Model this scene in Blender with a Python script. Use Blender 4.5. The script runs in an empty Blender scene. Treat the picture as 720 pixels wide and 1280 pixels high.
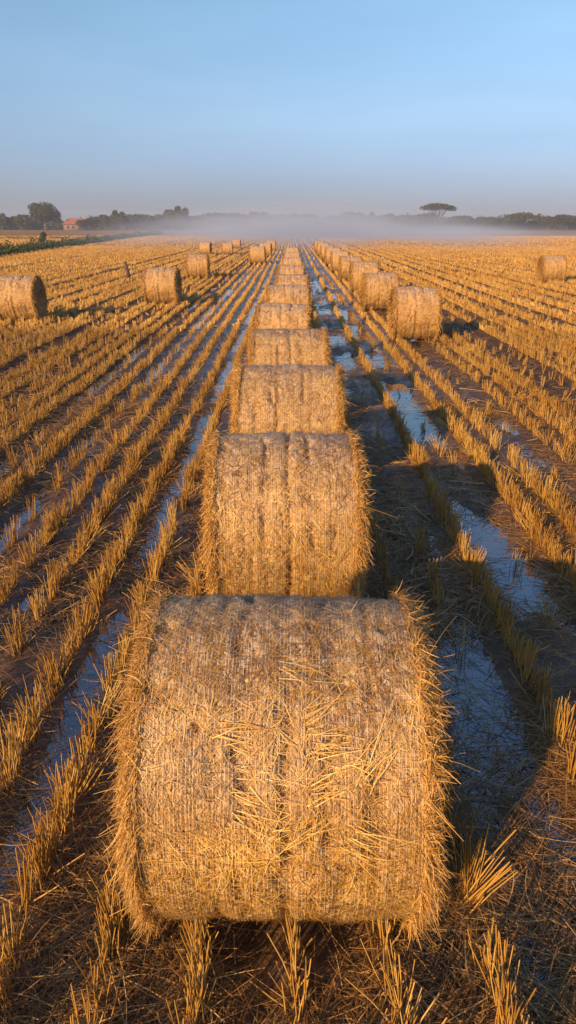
import bpy, bmesh, math, random
import numpy as np
from mathutils import Vector, Matrix
random.seed(7)
RNG = np.random.default_rng(11)
C = bpy.context.scene.collection
scn = bpy.context.scene
PI = math.pi

# ------------------------------------------------------------------ camera
cam_d = bpy.data.cameras.new('camera')
cam = bpy.data.objects.new('camera', cam_d)
C.objects.link(cam)
cam.location = (0, 0, 2.75)
cam.rotation_euler = (math.radians(90 - 21.8), 0, math.radians(0.25))
cam_d.sensor_fit = 'VERTICAL'
cam_d.angle = 2 * math.atan(640 / 900)
cam_d.clip_start = 0.05
cam_d.clip_end = 6000
scn.camera = cam

# ------------------------------------------------------------------ light
SUN_EL = 19.0
SUN_DIR = Vector((-0.56, -0.83, 0)).normalized()          # towards the sun, on the ground plane
sd = Vector((SUN_DIR.x * math.cos(math.radians(SUN_EL)), SUN_DIR.y * math.cos(math.radians(SUN_EL)), math.sin(math.radians(SUN_EL))))
world = bpy.data.worlds.new('World')
scn.world = world
world.use_nodes = True
wn = world.node_tree
sky = wn.nodes.new('ShaderNodeTexSky')
sky.sky_type = 'NISHITA'
sky.sun_disc = False
sky.sun_elevation = math.radians(SUN_EL)
sky.sun_rotation = math.atan2(SUN_DIR.x, SUN_DIR.y) % (2 * PI)
sky.altitude = 0
sky.air_density = 1.0
sky.dust_density = 0.6
sky.ozone_density = 4.0
bg = wn.nodes['Background']
bg.inputs['Strength'].default_value = 0.12
# the clear twilight air: cooler and slightly lavender towards the horizon
wtc = wn.nodes.new('ShaderNodeTexCoord'); wsp = wn.nodes.new('ShaderNodeSeparateXYZ')
wn.links.new(wtc.outputs['Generated'], wsp.inputs[0])
wr = wn.nodes.new('ShaderNodeValToRGB')
wr.color_ramp.elements[0].position = 0.0; wr.color_ramp.elements[0].color = (0.26, 0.28, 0.44, 1)
wr.color_ramp.elements[1].position = 0.5; wr.color_ramp.elements[1].color = (1.0, 1.0, 1.0, 1)
e = wr.color_ramp.elements.new(0.06); e.color = (0.43, 0.42, 0.55, 1)
e = wr.color_ramp.elements.new(0.13); e.color = (0.64, 0.60, 0.62, 1)
e = wr.color_ramp.elements.new(0.24); e.color = (0.80, 0.78, 0.70, 1)
wn.links.new(wsp.outputs['Z'], wr.inputs[0])
wm = wn.nodes.new('ShaderNodeMix'); wm.data_type = 'RGBA'; wm.blend_type = 'MULTIPLY'; wm.inputs[0].default_value = 1.0
wmp = wn.nodes.new('ShaderNodeMapping'); wmp.inputs['Scale'].default_value = (1.6, 1.6, 9.0)
wnz = wn.nodes.new('ShaderNodeTexNoise'); wnz.inputs['Scale'].default_value = 1.6; wnz.inputs['Detail'].default_value = 5.0
wn.links.new(wtc.outputs['Generated'], wmp.inputs['Vector']); wn.links.new(wmp.outputs[0], wnz.inputs['Vector'])
wcr = wn.nodes.new('ShaderNodeValToRGB')
wcr.color_ramp.elements[0].position = 0.35; wcr.color_ramp.elements[0].color = (0.95, 0.95, 0.965, 1)
wcr.color_ramp.elements[1].position = 0.70; wcr.color_ramp.elements[1].color = (1.07, 1.05, 1.03, 1)
wn.links.new(wnz.outputs['Fac'], wcr.inputs[0])
wm2 = wn.nodes.new('ShaderNodeMix'); wm2.data_type = 'RGBA'; wm2.blend_type = 'MULTIPLY'; wm2.inputs[0].default_value = 1.0
wn.links.new(wr.outputs[0], wm2.inputs[6]); wn.links.new(wcr.outputs[0], wm2.inputs[7])
wn.links.new(sky.outputs[0], wm.inputs[6]); wn.links.new(wm2.outputs[2], wm.inputs[7])
wn.links.new(wm.outputs[2], bg.inputs['Color'])

sun_d = bpy.data.lights.new('sun', 'SUN')
sun_d.energy = 5.0
sun_d.angle = math.radians(0.6)
sun_d.color = (1.0, 0.60, 0.23)
sun = bpy.data.objects.new('sun', sun_d)
C.objects.link(sun)
sun.location = sd * 60
sun.rotation_euler = sd.to_track_quat('Z', 'Y').to_euler()

scn.view_settings.view_transform = 'Standard'
scn.view_settings.look = 'None'
scn.view_settings.exposure = 0.88
scn.view_settings.gamma = 1.0
scn.view_settings.use_curve_mapping = False

# ------------------------------------------------------------------ helpers
def tag(o, label=None, cat=None, group=None, kind=None):
    if label: o['label'] = label
    if cat: o['category'] = cat
    if group: o['group'] = group
    if kind: o['kind'] = kind
    return o

def empty(name, loc, rz=0.0, s=1.0):
    o = bpy.data.objects.new(name, None)
    C.objects.link(o)
    o.location = loc
    o.rotation_euler = (0, 0, rz)
    o.scale = (s, s, s)
    o.empty_display_size = 0.3
    return o

def mesh_np(name, V, F, mat, rnd=None, smooth=True, parent=None, link=True):
    """V (n,3), F (m,k) with one k for all faces; rnd (n,) a per-vertex value"""
    me = bpy.data.meshes.new(name)
    V = np.ascontiguousarray(V, dtype=np.float32)
    F = np.ascontiguousarray(F, dtype=np.int32)
    m, k = F.shape
    me.vertices.add(len(V)); me.vertices.foreach_set('co', V.ravel())
    me.loops.add(m * k); me.loops.foreach_set('vertex_index', F.ravel())
    me.polygons.add(m)
    me.polygons.foreach_set('loop_start', np.arange(0, m * k, k, dtype=np.int32))
    me.polygons.foreach_set('loop_total', np.full(m, k, dtype=np.int32))
    if smooth: me.polygons.foreach_set('use_smooth', np.ones(m, dtype=bool))
    me.update(calc_edges=True)
    if rnd is not None:
        a = me.attributes.new('tone', 'FLOAT', 'POINT')
        a.data.foreach_set('value', np.ascontiguousarray(rnd, dtype=np.float32))
    me.materials.append(mat)
    if not link: return me
    o = bpy.data.objects.new(name, me)
    C.objects.link(o)
    if parent: o.parent = parent
    return o

def child(name, me, parent):
    o = bpy.data.objects.new(name, me)
    C.objects.link(o); o.parent = parent
    return o

def hash2(ix, iy, seed):
    h = (ix.astype(np.int64) * 374761393 + iy.astype(np.int64) * 668265263 + seed * 974711) & 0x7fffffff
    h = ((h ^ (h >> 13)) * 1274126177) & 0x7fffffff
    return ((h ^ (h >> 16)) & 0xffff) / 65535.0

def vnoise(x, y, seed=0):
    ix = np.floor(x); iy = np.floor(y)
    fx = x - ix; fy = y - iy
    fx = fx * fx * (3 - 2 * fx); fy = fy * fy * (3 - 2 * fy)
    ix = ix.astype(np.int64); iy = iy.astype(np.int64)
    a = hash2(ix, iy, seed); b = hash2(ix + 1, iy, seed)
    c = hash2(ix, iy + 1, seed); d = hash2(ix + 1, iy + 1, seed)
    return (a * (1 - fx) + b * fx) * (1 - fy) + (c * (1 - fx) + d * fx) * fy

def fbm(x, y, seed=0, oct=3):
    s = 0; a = 0.5; t = 0
    for k in range(oct):
        s = s + a * vnoise(x * 2 ** k, y * 2 ** k, seed + k * 17); t += a; a *= 0.5
    return s / t

def unit(v):
    return v / np.maximum(np.linalg.norm(v, axis=-1, keepdims=True), 1e-9)

def ribbons(P, D, N, L, W, bend, seg=2, taper=0.35, tone=None):
    """flat straw ribbons: start P, direction D, bend vector added quadratically, N face normal hint"""
    n = len(P)
    D = unit(D); S = unit(np.cross(D, N))
    V = np.empty((n, (seg + 1) * 2, 3))
    for k in range(seg + 1):
        t = k / seg
        c = P + D * (L * t)[:, None] + bend * (t * t)
        w = (W * (1 - (1 - taper) * t) * 0.5)[:, None]
        V[:, 2 * k] = c - S * w
        V[:, 2 * k + 1] = c + S * w
    F = []
    for k in range(seg):
        F.append([2 * k, 2 * k + 1, 2 * k + 3, 2 * k + 2])
    F = np.array(F)[None] + (np.arange(n) * (seg + 1) * 2)[:, None, None]
    if tone is None: tone = RNG.random(n)
    return V.reshape(-1, 3), F.reshape(-1, 4), np.repeat(tone, (seg + 1) * 2)

def cat3(parts):
    Vs, Fs, Ts = [], [], []; off = 0
    for V, F, T in parts:
        Vs.append(V); Fs.append(F + off); Ts.append(T); off += len(V)
    return np.concatenate(Vs), np.concatenate(Fs), np.concatenate(Ts)

# ------------------------------------------------------------------ materials
def newmat(name):
    m = bpy.data.materials.new(name); m.use_nodes = True
    nt = m.node_tree
    return m, nt, nt.nodes['Principled BSDF']

def nd(nt, typ, **kw):
    n = nt.nodes.new(typ)
    for k, v in kw.items():
        if k in n.inputs: n.inputs[k].default_value = v
        else: setattr(n, k, v)
    return n

def ramp(nt, fac, stops):
    r = nt.nodes.new('ShaderNodeValToRGB')
    while len(r.color_ramp.elements) < len(stops): r.color_ramp.elements.new(0.5)
    for e, (p, c) in zip(r.color_ramp.elements, stops):
        e.position = p; e.color = (*c, 1) if len(c) == 3 else c
    nt.links.new(fac, r.inputs[0])
    return r.outputs[0]

def mix(nt, fac, a, b, blend='MIX'):
    m = nt.nodes.new('ShaderNodeMix'); m.data_type = 'RGBA'; m.blend_type = blend
    for s, v in ((m.inputs[0], fac), (m.inputs[6], a), (m.inputs[7], b)):
        if hasattr(v, 'is_output'): nt.links.new(v, s)
        elif isinstance(v, tuple): s.default_value = (*v, 1)
        else: s.default_value = v
    return m.outputs[2]

def mth(nt, op, a, b=None, clamp=False):
    m = nt.nodes.new('ShaderNodeMath'); m.operation = op; m.use_clamp = clamp
    for s, v in ((m.inputs[0], a), (m.inputs[1], b)):
        if v is None: continue
        if hasattr(v, 'is_output'): nt.links.new(v, s)
        else: s.default_value = v
    return m.outputs[0]

def straw_mat(name, stops, rough=0.55, spec=0.35, trans=0.0):
    m, nt, b = newmat(name)
    a = nt.nodes.new('ShaderNodeAttribute'); a.attribute_name = 'tone'
    tc = nt.nodes.new('ShaderNodeTexCoord')
    nz = nd(nt, 'ShaderNodeTexNoise', Scale=3.0, Detail=3.0)
    nt.links.new(tc.outputs['Object'], nz.inputs['Vector'])
    col = ramp(nt, a.outputs['Fac'], stops)
    col2 = mix(nt, mth(nt, 'MULTIPLY', nz.outputs['Fac'], 0.55), col, (0.30, 0.17, 0.055))
    nt.links.new(col2, b.inputs['Base Color'])
    b.inputs['Roughness'].default_value = rough
    b.inputs['Specular IOR Level'].default_value = spec
    if trans:
        tr = nt.nodes.new('ShaderNodeBsdfTranslucent'); nt.links.new(col2, tr.inputs['Color'])
        ms = nt.nodes.new('ShaderNodeMixShader'); ms.inputs[0].default_value = trans
        nt.links.new(b.outputs[0], ms.inputs[1]); nt.links.new(tr.outputs[0], ms.inputs[2])
        nt.links.new(ms.outputs[0], nt.nodes['Material Output'].inputs['Surface'])
    return m

M_STUB = straw_mat('stubble_straw', [(0.0, (0.20, 0.09, 0.02)), (0.35, (0.46, 0.26, 0.050)), (0.8, (0.70, 0.45, 0.11)), (1.0, (0.76, 0.60, 0.28))], 0.5, 0.4, 0.25)
M_LITTER = straw_mat('litter_straw', [(0.0, (0.05, 0.026, 0.012)), (0.5, (0.15, 0.08, 0.030)), (0.85, (0.34, 0.20, 0.07)), (1.0, (0.62, 0.42, 0.16))], 0.6, 0.3)
M_FRINGE = straw_mat('fringe_straw', [(0.0, (0.20, 0.09, 0.02)), (0.4, (0.46, 0.25, 0.055)), (0.85, (0.66, 0.41, 0.12)), (1.0, (0.74, 0.54, 0.22))], 0.5, 0.4, 0.2)
M_LOOSE = straw_mat('surface_straw', [(0.0, (0.06, 0.025, 0.008)), (0.35, (0.24, 0.115, 0.022)), (0.75, (0.54, 0.33, 0.065)), (1.0, (0.80, 0.60, 0.22))], 0.45, 0.7)

def roll_mat():
    m, nt, b = newmat('netted_straw')
    tc = nt.nodes.new('ShaderNodeTexCoord')
    ob = tc.outputs['Object']
    # coarse damp / pressed patches
    n1 = nd(nt, 'ShaderNodeTexNoise', Scale=4.5, Detail=6.0, Roughness=0.65); nt.links.new(ob, n1.inputs['Vector'])
    # straw streaks in two directions
    outs = []
    for rot, sc in (((0.3, 0.2, 0.9), (9, 60, 60)), ((0.5, 0.4, -0.8), (60, 9, 60)), ((0.0, 0.9, 0.2), (10, 70, 70))):
        mp = nt.nodes.new('ShaderNodeMapping'); mp.inputs['Rotation'].default_value = rot; mp.inputs['Scale'].default_value = sc
        nt.links.new(ob, mp.inputs['Vector'])
        n = nd(nt, 'ShaderNodeTexNoise', Scale=1.3, Detail=3.0, Roughness=0.6, Distortion=0.6); nt.links.new(mp.outputs[0], n.inputs['Vector'])
        outs.append(n.outputs['Fac'])
    st = mth(nt, 'MAXIMUM', outs[0], outs[1]); st = mth(nt, 'MAXIMUM', st, outs[2])
    col = ramp(nt, st, [(0.43, (0.030, 0.014, 0.006)), (0.55, (0.22, 0.115, 0.024)), (0.66, (0.50, 0.30, 0.062)), (0.78, (0.74, 0.52, 0.17))])
    col = mix(nt, ramp(nt, n1.outputs['Fac'], [(0.35, (0, 0, 0)), (0.62, (0.75, 0.75, 0.75))]), col, (0.34, 0.19, 0.07), 'MIX')
    # pale net threads round the roll
    w = nt.nodes.new('ShaderNodeTexWave'); w.wave_type = 'BANDS'; w.bands_direction = 'X'
    w.inputs['Scale'].default_value = 14.0; w.inputs['Distortion'].default_value = 1.2; w.inputs['Detail'].default_value = 2.0; w.inputs['Detail Scale'].default_value = 3.0
    nt.links.new(ob, w.inputs['Vector'])
    net = ramp(nt, w.outputs['Fac'], [(0.70, (0, 0, 0)), (0.95, (0.28, 0.28, 0.28))])
    col = mix(nt, net, col, (0.62, 0.54, 0.44))
    # grey skylight on the crown of the roll, painted into its colour
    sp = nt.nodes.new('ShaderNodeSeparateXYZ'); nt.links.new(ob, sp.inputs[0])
    sky_top = mth(nt, 'MULTIPLY', mth(nt, 'SUBTRACT', mth(nt, 'ADD', sp.outputs['Z'], mth(nt, 'MULTIPLY', n1.outputs['Fac'], 0.5)), 1.15), 1.6, True)
    col = mix(nt, mth(nt, 'MULTIPLY', sky_top, 0.85), col, mix(nt, 0.7, col, (0.46, 0.43, 0.42)))
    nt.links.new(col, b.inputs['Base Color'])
    b.inputs['Roughness'].default_value = 0.6
    b.inputs['Specular IOR Level'].default_value = 0.4
    bp = nt.nodes.new('ShaderNodeBump'); bp.inputs['Strength'].default_value = 0.9; bp.inputs['Distance'].default_value = 0.012
    nt.links.new(st, bp.inputs['Height']); nt.links.new(bp.outputs[0], b.inputs['Normal'])
    return m
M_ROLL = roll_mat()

def net_mat():
    m, nt, b = newmat('net_thread')
    b.inputs['Base Color'].default_value = (0.52, 0.45, 0.31, 1)
    b.inputs['Roughness'].default_value = 0.42
    b.inputs['Specular IOR Level'].default_value = 1.0
    return m
M_NET = net_mat()

# ------------------------------------------------------------------ ground
ROW = 0.38
TRACKS = [(-1.33, 0.17, 0.050), (1.16, 0.20, 0.064), (1.90, 0.21, 0.064), (-2.75, 0.17, 0.050), (-3.6, 0.15, 0.045), (3.05, 0.15, 0.03)]
def track_x(x, y):
    return x + 0.10 * (fbm(y * 0.16, y * 0 + 3.3, 5, 2) - 0.5)
def height(x, y):
    xx = track_x(x, y)
    near = np.clip(1.0 - (y - 25) / 45, 0, 1) * np.clip(1.0 - (np.abs(x) - 12) / 20, 0, 1)
    ridge = 0.018 * np.cos(2 * PI * xx / ROW)
    clod = 0.065 * (fbm(x * 2.6, y * 1.8, 21, 3) - 0.5) + 0.030 * (fbm(x * 11, y * 9, 31, 3) - 0.5) + 0.012 * (vnoise(x * 34, y * 30, 41) - 0.5)
    tr = 0
    for c, w, d in TRACKS:
        tr = tr - d * np.exp(-((xx - c) / w) ** 2) * (0.25 + 1.15 * np.clip((fbm(y * 0.62 + c * 7, x * 1.2 + c, 51, 3) - 0.40) * 5.0, -0.3, 1.0))
    tr = tr - 0.03 * (np.abs(x) > 3.4) * np.exp(-(np.minimum(np.abs(((x + 0.5) / 3.3) % 1.0 - 0.5) * 3.3, 9) / 0.2) ** 2)
    big = 0.03 * (fbm(x * 0.35, y * 0.22, 61, 2) - 0.5)
    tr = tr * (0.55 + 0.6 * np.clip((y - 2.5) / 2.5, 0, 1))
    return (ridge + clod + tr + big) * near
WATER_Z = -0.036

def graded(lo, hi, step, out_lo, out_hi, g):
    a = list(np.arange(lo, hi, step))
    s = step; v = a[-1]
    while v < out_hi:
        s *= g; v += s; a.append(min(v, out_hi))
    s = step; v = lo; pre = []
    while v > out_lo:
        s *= g; v -= s; pre.append(max(v, out_lo))
    return np.array(pre[::-1] + a)
gx = graded(-2.6, 2.6, 0.022, -1500, 1500, 1.022)
gy = graded(1.2, 8.0, 0.024, -60, 1500, 1.0125)
X, Y = np.meshgrid(gx, gy)
Z = height(X, Y)
nx, ny = len(gx), len(gy)
idx = np.arange(nx * ny).reshape(ny, nx)
F = np.stack([idx[:-1, :-1], idx[:-1, 1:], idx[1:, 1:], idx[1:, :-1]], -1).reshape(-1, 4)

def ground_mat():
    m, nt, b = newmat('wet_mud')
    tc = nt.nodes.new('ShaderNodeTexCoord'); ob = tc.outputs['Object']
    sp = nt.nodes.new('ShaderNodeSeparateXYZ'); nt.links.new(ob, sp.inputs[0])
    n1 = nd(nt, 'ShaderNodeTexNoise', Scale=1.4, Detail=6.0, Roughness=0.65); nt.links.new(ob, n1.inputs['Vector'])
    n2 = nd(nt, 'ShaderNodeTexNoise', Scale=16.0, Detail=6.0, Roughness=0.7); nt.links.new(ob, n2.inputs['Vector'])
    mud = ramp(nt, n2.outputs['Fac'], [(0.3, (0.034, 0.019, 0.011)), (0.55, (0.088, 0.050, 0.028)), (0.75, (0.17, 0.10, 0.055))])
    # chaff lying on it, streaked along the rows; with distance from the wet strip more of it
    mp = nt.nodes.new('ShaderNodeMapping'); mp.inputs['Scale'].default_value = (6.0, 0.55, 1); nt.links.new(ob, mp.inputs['Vector'])
    n3 = nd(nt, 'ShaderNodeTexNoise', Scale=1.0, Detail=5.0, Roughness=0.7); nt.links.new(mp.outputs[0], n3.inputs['Vector'])
    dist = mth(nt, 'MULTIPLY', mth(nt, 'SUBTRACT', sp.outputs['Y'], 30.0), 0.008, True)
    side = mth(nt, 'MULTIPLY', mth(nt, 'SUBTRACT', mth(nt, 'ABSOLUTE', sp.outputs['X']), 3.0), 0.03, True)
    cover = mth(nt, 'MAXIMUM', dist, side)
    thr = mth(nt, 'ADD', n3.outputs['Fac'], mth(nt, 'SUBTRACT', mth(nt, 'MULTIPLY', cover, 0.22), 0.20))
    fac = ramp(nt, thr, [(0.40, (0, 0, 0)), (0.62, (1, 1, 1))])
    chaff = ramp(nt, n2.outputs['Fac'], [(0.3, (0.22, 0.12, 0.04)), (0.7, (0.52, 0.31, 0.10))])
    col = mix(nt, mth(nt, 'MULTIPLY', fac, 0.92), mud, chaff)
    # far drilled rows and darker wheelings
    wx = mth(nt, 'ADD', sp.outputs['X'], mth(nt, 'MULTIPLY', n1.outputs['Fac'], 0.4))
    mp2 = nt.nodes.new('ShaderNodeMapping'); mp2.inputs['Scale'].default_value = (0.55, 0.004, 1); nt.links.new(ob, mp2.inputs['Vector'])
    n4 = nd(nt, 'ShaderNodeTexNoise', Scale=1.0, Detail=4.0, Roughness=0.75); nt.links.new(mp2.outputs[0], n4.inputs['Vector'])
    stripe = ramp(nt, n4.outputs['Fac'], [(0.36, (0.45, 0.36, 0.30)), (0.50, (1, 1, 1)), (0.75, (1.12, 1.05, 0.95))])
    col = mix(nt, dist, col, mix(nt, 1.0, col, stripe, 'MULTIPLY'))
    nt.links.new(col, b.inputs['Base Color'])
    rg = ramp(nt, n1.outputs['Fac'], [(0.35, (0.22, 0.22, 0.22)), (0.65, (0.5, 0.5, 0.5))])
    dry = mth(nt, 'MULTIPLY', mth(nt, 'SUBTRACT', mth(nt, 'ABSOLUTE', sp.outputs['X']), 2.6), 0.8, True)
    rg = mix(nt, mth(nt, 'MAXIMUM', fac, dry), rg, (0.85, 0.85, 0.85))
    nt.links.new(mth(nt, 'SUBTRACT', 0.4, mth(nt, 'MULTIPLY', dry, 0.28)), b.inputs['Specular IOR Level'])
    nt.links.new(rg, b.inputs['Roughness'])
    bp = nt.nodes.new('ShaderNodeBump'); bp.inputs['Strength'].default_value = 0.7; bp.inputs['Distance'].default_value = 0.02
    nt.links.new(n2.outputs['Fac'], bp.inputs['Height']); nt.links.new(bp.outputs[0], b.inputs['Normal'])
    return m
ground = mesh_np('ground', np.stack([X, Y, Z], -1).reshape(-1, 3), F, ground_mat())
tag(ground, kind='structure')

def water_mat():
    m, nt, b = newmat('puddle_water')
    b.inputs['Base Color'].default_value = (0.030, 0.024, 0.022, 1)
    b.inputs['Roughness'].default_value = 0.04
    b.inputs['IOR'].default_value = 2.0
    b.inputs['Specular IOR Level'].default_value = 0.85
    tc = nt.nodes.new('ShaderNodeTexCoord')
    n = nd(nt, 'ShaderNodeTexNoise', Scale=9.0, Detail=2.0); nt.links.new(tc.outputs['Object'], n.inputs['Vector'])
    bp = nt.nodes.new('ShaderNodeBump'); bp.inputs['Strength'].default_value = 0.04; bp.inputs['Distance'].default_value = 0.01
    nt.links.new(n.outputs['Fac'], bp.inputs['Height']); nt.links.new(bp.outputs[0], b.inputs['Normal'])
    return m
wv = np.array([(-4.3, 0.9, WATER_Z), (4.3, 0.9, WATER_Z), (4.3, 45, WATER_Z), (-4.3, 45, WATER_Z)])
water = mesh_np('water', wv, np.array([[0, 1, 2, 3]]), water_mat())
tag(water, kind='structure')

# ------------------------------------------------------------------ bales
BR, BH = 0.65, 0.53          # radius, half width of the netted roll
def roll_r(Xg, Ag, seed):
    Ag = np.mod(Ag, 2 * PI)
    r = BR - 0.018 * (np.abs(Xg) / BH) ** 3
    ca, sa = np.cos(Ag), np.sin(Ag)
    u = ca * 3 + 10; v = sa * 3 + 10
    r = r + 0.030 * (fbm(Xg * 3.5 + seed * 3, u + v * 1.7, seed, 3) - 0.5)
    r = r + 0.016 * (fbm(Xg * 14 + seed, u * 1.2 + v * 0.7, seed + 9, 3) - 0.5)
    r = r + 0.010 * (vnoise(Xg * 60, Ag * 40, seed + 5) - 0.5)
    wob = 0.035 * (fbm(Ag * 2.2 + 4, Ag * 0 + seed, seed + 8, 3) - 0.5)
    gz = np.clip(fbm(Ag * 2.6 + 9, Ag * 0 + seed * 1.3, seed + 2, 3) * 3.4 - 0.95, 0, 1.2)
    dep = (0.060 if seed < 100 else 0.042 if seed < 200 else 0.022) * np.exp(-((Xg - (0.02 if seed < 110 else 0.12 * math.sin(seed)) - wob) / (0.014 + 0.014 * vnoise(Ag * 9, Ag * 0, seed))) ** 2) * gz
    dep += 0.044 * np.exp(-((Xg - 0.17 - wob * 1.5) / 0.022) ** 2) * np.clip(fbm(Ag * 3.1 + 2, Ag * 0 + 7, seed + 6, 3) * 4 - 2.0, 0, 1)
    dep += 0.048 * np.exp(-((Xg + 0.15 + wob * 1.5) / 0.020) ** 2) * np.clip(fbm(Ag * 3.3 + 5, Ag * 0 + 1, seed + 7, 3) * 4 - 2.1, 0, 1)
    dep += 0.010 * np.exp(-((Xg + 0.24) / 0.02) ** 2) * vnoise(Ag * 4, Xg * 0, seed + 3) * 1.5
    dep += 0.012 * np.exp(-((Xg - 0.33) / 0.02) ** 2) * vnoise(Ag * 4, Xg * 0, seed + 4) * 1.5
    r = r + 0.006 * np.exp(-((np.abs(Xg) - 0.08) / 0.05) ** 2) - dep
    hol = fbm(Xg * 9 + seed, 5 * np.cos(Ag) + 5 * np.sin(Ag) * 1.3 + 20, seed + 12, 2)
    r = r - 0.030 * np.clip(hol - 0.66, 0, 1) * 4
    for hx, ha, hw, hd in ((-0.16, 2.62, 0.020, 0.07), (-0.30, 2.50, 0.013, 0.06), (-0.13, 2.78, 0.026, 0.05), (0.05, 3.25, 0.024, 0.08), (0.0, 3.36, 0.022, 0.08), (0.09, 3.10, 0.018, 0.06), (0.22, 2.55, 0.016, 0.05), (0.03, 3.62, 0.02, 0.05)):
        r = r - hd * np.exp(-((Xg - hx) / hw) ** 2 - ((Ag - ha + seed * 0.05) / (hw * 2)) ** 2)
    return r

def roll_mesh(seed, nxs, nas, link=False):
    xs = np.linspace(-BH, BH, nxs); an = np.linspace(0, 2 * PI, nas, endpoint=False)
    Xg, Ag = np.meshgrid(xs, an)
    r = roll_r(Xg, Ag, seed)
    ca, sa = np.cos(Ag), np.sin(Ag)
    V = np.stack([Xg, r * ca, BR + r * sa], -1)
    n0 = nas; idx = np.arange(nas * nxs).reshape(nas, nxs); nxt = np.roll(idx, -1, 0)
    F = np.stack([idx[:, :-1], idx[:, 1:], nxt[:, 1:], nxt[:, :-1]], -1).reshape(-1, 4)
    V = V.reshape(-1, 3)
    V[:, 2] = np.maximum(V[:, 2], 0.035)
    return V, F, r

def surf_point(x, a, r):
    return np.stack([x, r * np.cos(a), BR + r * np.sin(a)], -1)

def surface_straw(n, seed, w, rs, lift=0.004, lo=0.03, hi=0.12):
    g = np.random.default_rng(seed)
    a = g.random(n) * 2 * PI; x = (g.random(n) * 2 - 1) * (BH - 0.01)
    r = np.zeros(n)
    P = surf_point(x, a, r)
    N = np.stack([np.zeros(n), np.cos(a), np.sin(a)], -1)
    T = np.stack([np.zeros(n), -np.sin(a), np.cos(a)], -1)
    groove = (np.abs(x - 0.02) < 0.024) & (g.random(n) < 0.6); x[groove] += 0.09
    r = roll_r(x, a, rs) + lift + 0.012 * (g.random(n) - 0.45)
    P = surf_point(x, a, r)
    th = g.normal(0, 1.0, n)
    D = T * np.cos(th)[:, None] * g.choice([-1, 1], n)[:, None] + np.array([[1.0, 0, 0]]) * np.sin(th)[:, None]
    L = lo + g.random(n) ** 2 * (hi - lo)
    D = D + N * (g.random(n) * 0.16)[:, None]
    bend = -N * (L * L / (2 * BR) + L * 0.10)[:, None] + unit(g.normal(0, 1, (n, 3))) * (L * 0.22)[:, None]
    # stay inside the width
    end = P[:, 0] + D[:, 0] * L
    D[:, 0] = np.where(np.abs(end) > BH, -D[:, 0], D[:, 0])
    tone = np.clip(g.random(n) * 0.75 + 0.9 * (fbm(x * 6 + 5, a * 4 + 3, seed, 3) - 0.40), 0, 1)
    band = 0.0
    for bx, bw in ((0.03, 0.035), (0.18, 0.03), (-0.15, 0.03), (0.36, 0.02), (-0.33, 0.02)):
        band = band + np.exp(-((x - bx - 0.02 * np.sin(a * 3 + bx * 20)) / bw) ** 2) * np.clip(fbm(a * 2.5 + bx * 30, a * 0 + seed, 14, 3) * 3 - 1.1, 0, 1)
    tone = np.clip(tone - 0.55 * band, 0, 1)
    return ribbons(P, D, N, L, np.full(n, w) * (0.6 + 0.8 * g.random(n)), bend, 3, 0.5, tone)

def cuff_straw(n, seed, side, w, long=1.0):
    """the shaggy collar of loose straw bulging round one end"""
    g = np.random.default_rng(seed)
    a = g.random(n) * 2 * PI
    q = g.random(n)
    x = side * (BH - 0.035 + 0.072 * q)
    r = BR - 0.03 + 0.05 * g.random(n) - 0.07 * q ** 2
    P = surf_point(x, a, r)
    N = np.stack([np.zeros(n), np.cos(a), np.sin(a)], -1)
    T = np.stack([np.zeros(n), -np.sin(a), np.cos(a)], -1)
    A = np.tile([[float(side), 0, 0]], (n, 1))
    tuft = fbm(a * 9, a * 0 + side, seed + 3, 2)
    lay = fbm(a * 3.1 + 7, q * 2 + side + 3, seed + 6, 2)                # where the collar lies flat or stands up
    D = N * ((0.05 + 0.95 * lay) * (0.5 + 0.7 * g.random(n)))[:, None] + A * (0.15 + 0.55 * g.random(n))[:, None] + T * ((g.normal(0, 0.75, n)) + (tuft - 0.5) * 2.6)[:, None]
    D[:, 2] -= 0.25
    L = (0.035 + 0.065 * g.random(n) ** 1.5) * (0.45 + 1.0 * tuft) * (0.45 + 0.65 * lay) * long
    flat = g.random(n) < 0.40
    D[flat] = T[flat] * np.sign(g.normal(-0.4, 1, flat.sum()))[:, None] + N[flat] * 0.12 + A[flat] * g.normal(0, 0.3, flat.sum())[:, None]
    stray = g.random(n) < 0.02
    L = np.where(stray, L * 2.1, L)
    bend = unit(g.normal(0, 1, (n, 3))) * (L * 0.42)[:, None]; bend[:, 2] -= L * 0.35
    nh = unit(N + g.normal(0, 0.6, (n, 3)))
    V, F, t = ribbons(P, D, nh, L, np.full(n, w) * (0.6 + 0.8 * g.random(n)), bend, 3, 0.35)
    V[:, 2] = np.maximum(V[:, 2], 0.004)
    return V, F, t

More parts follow.
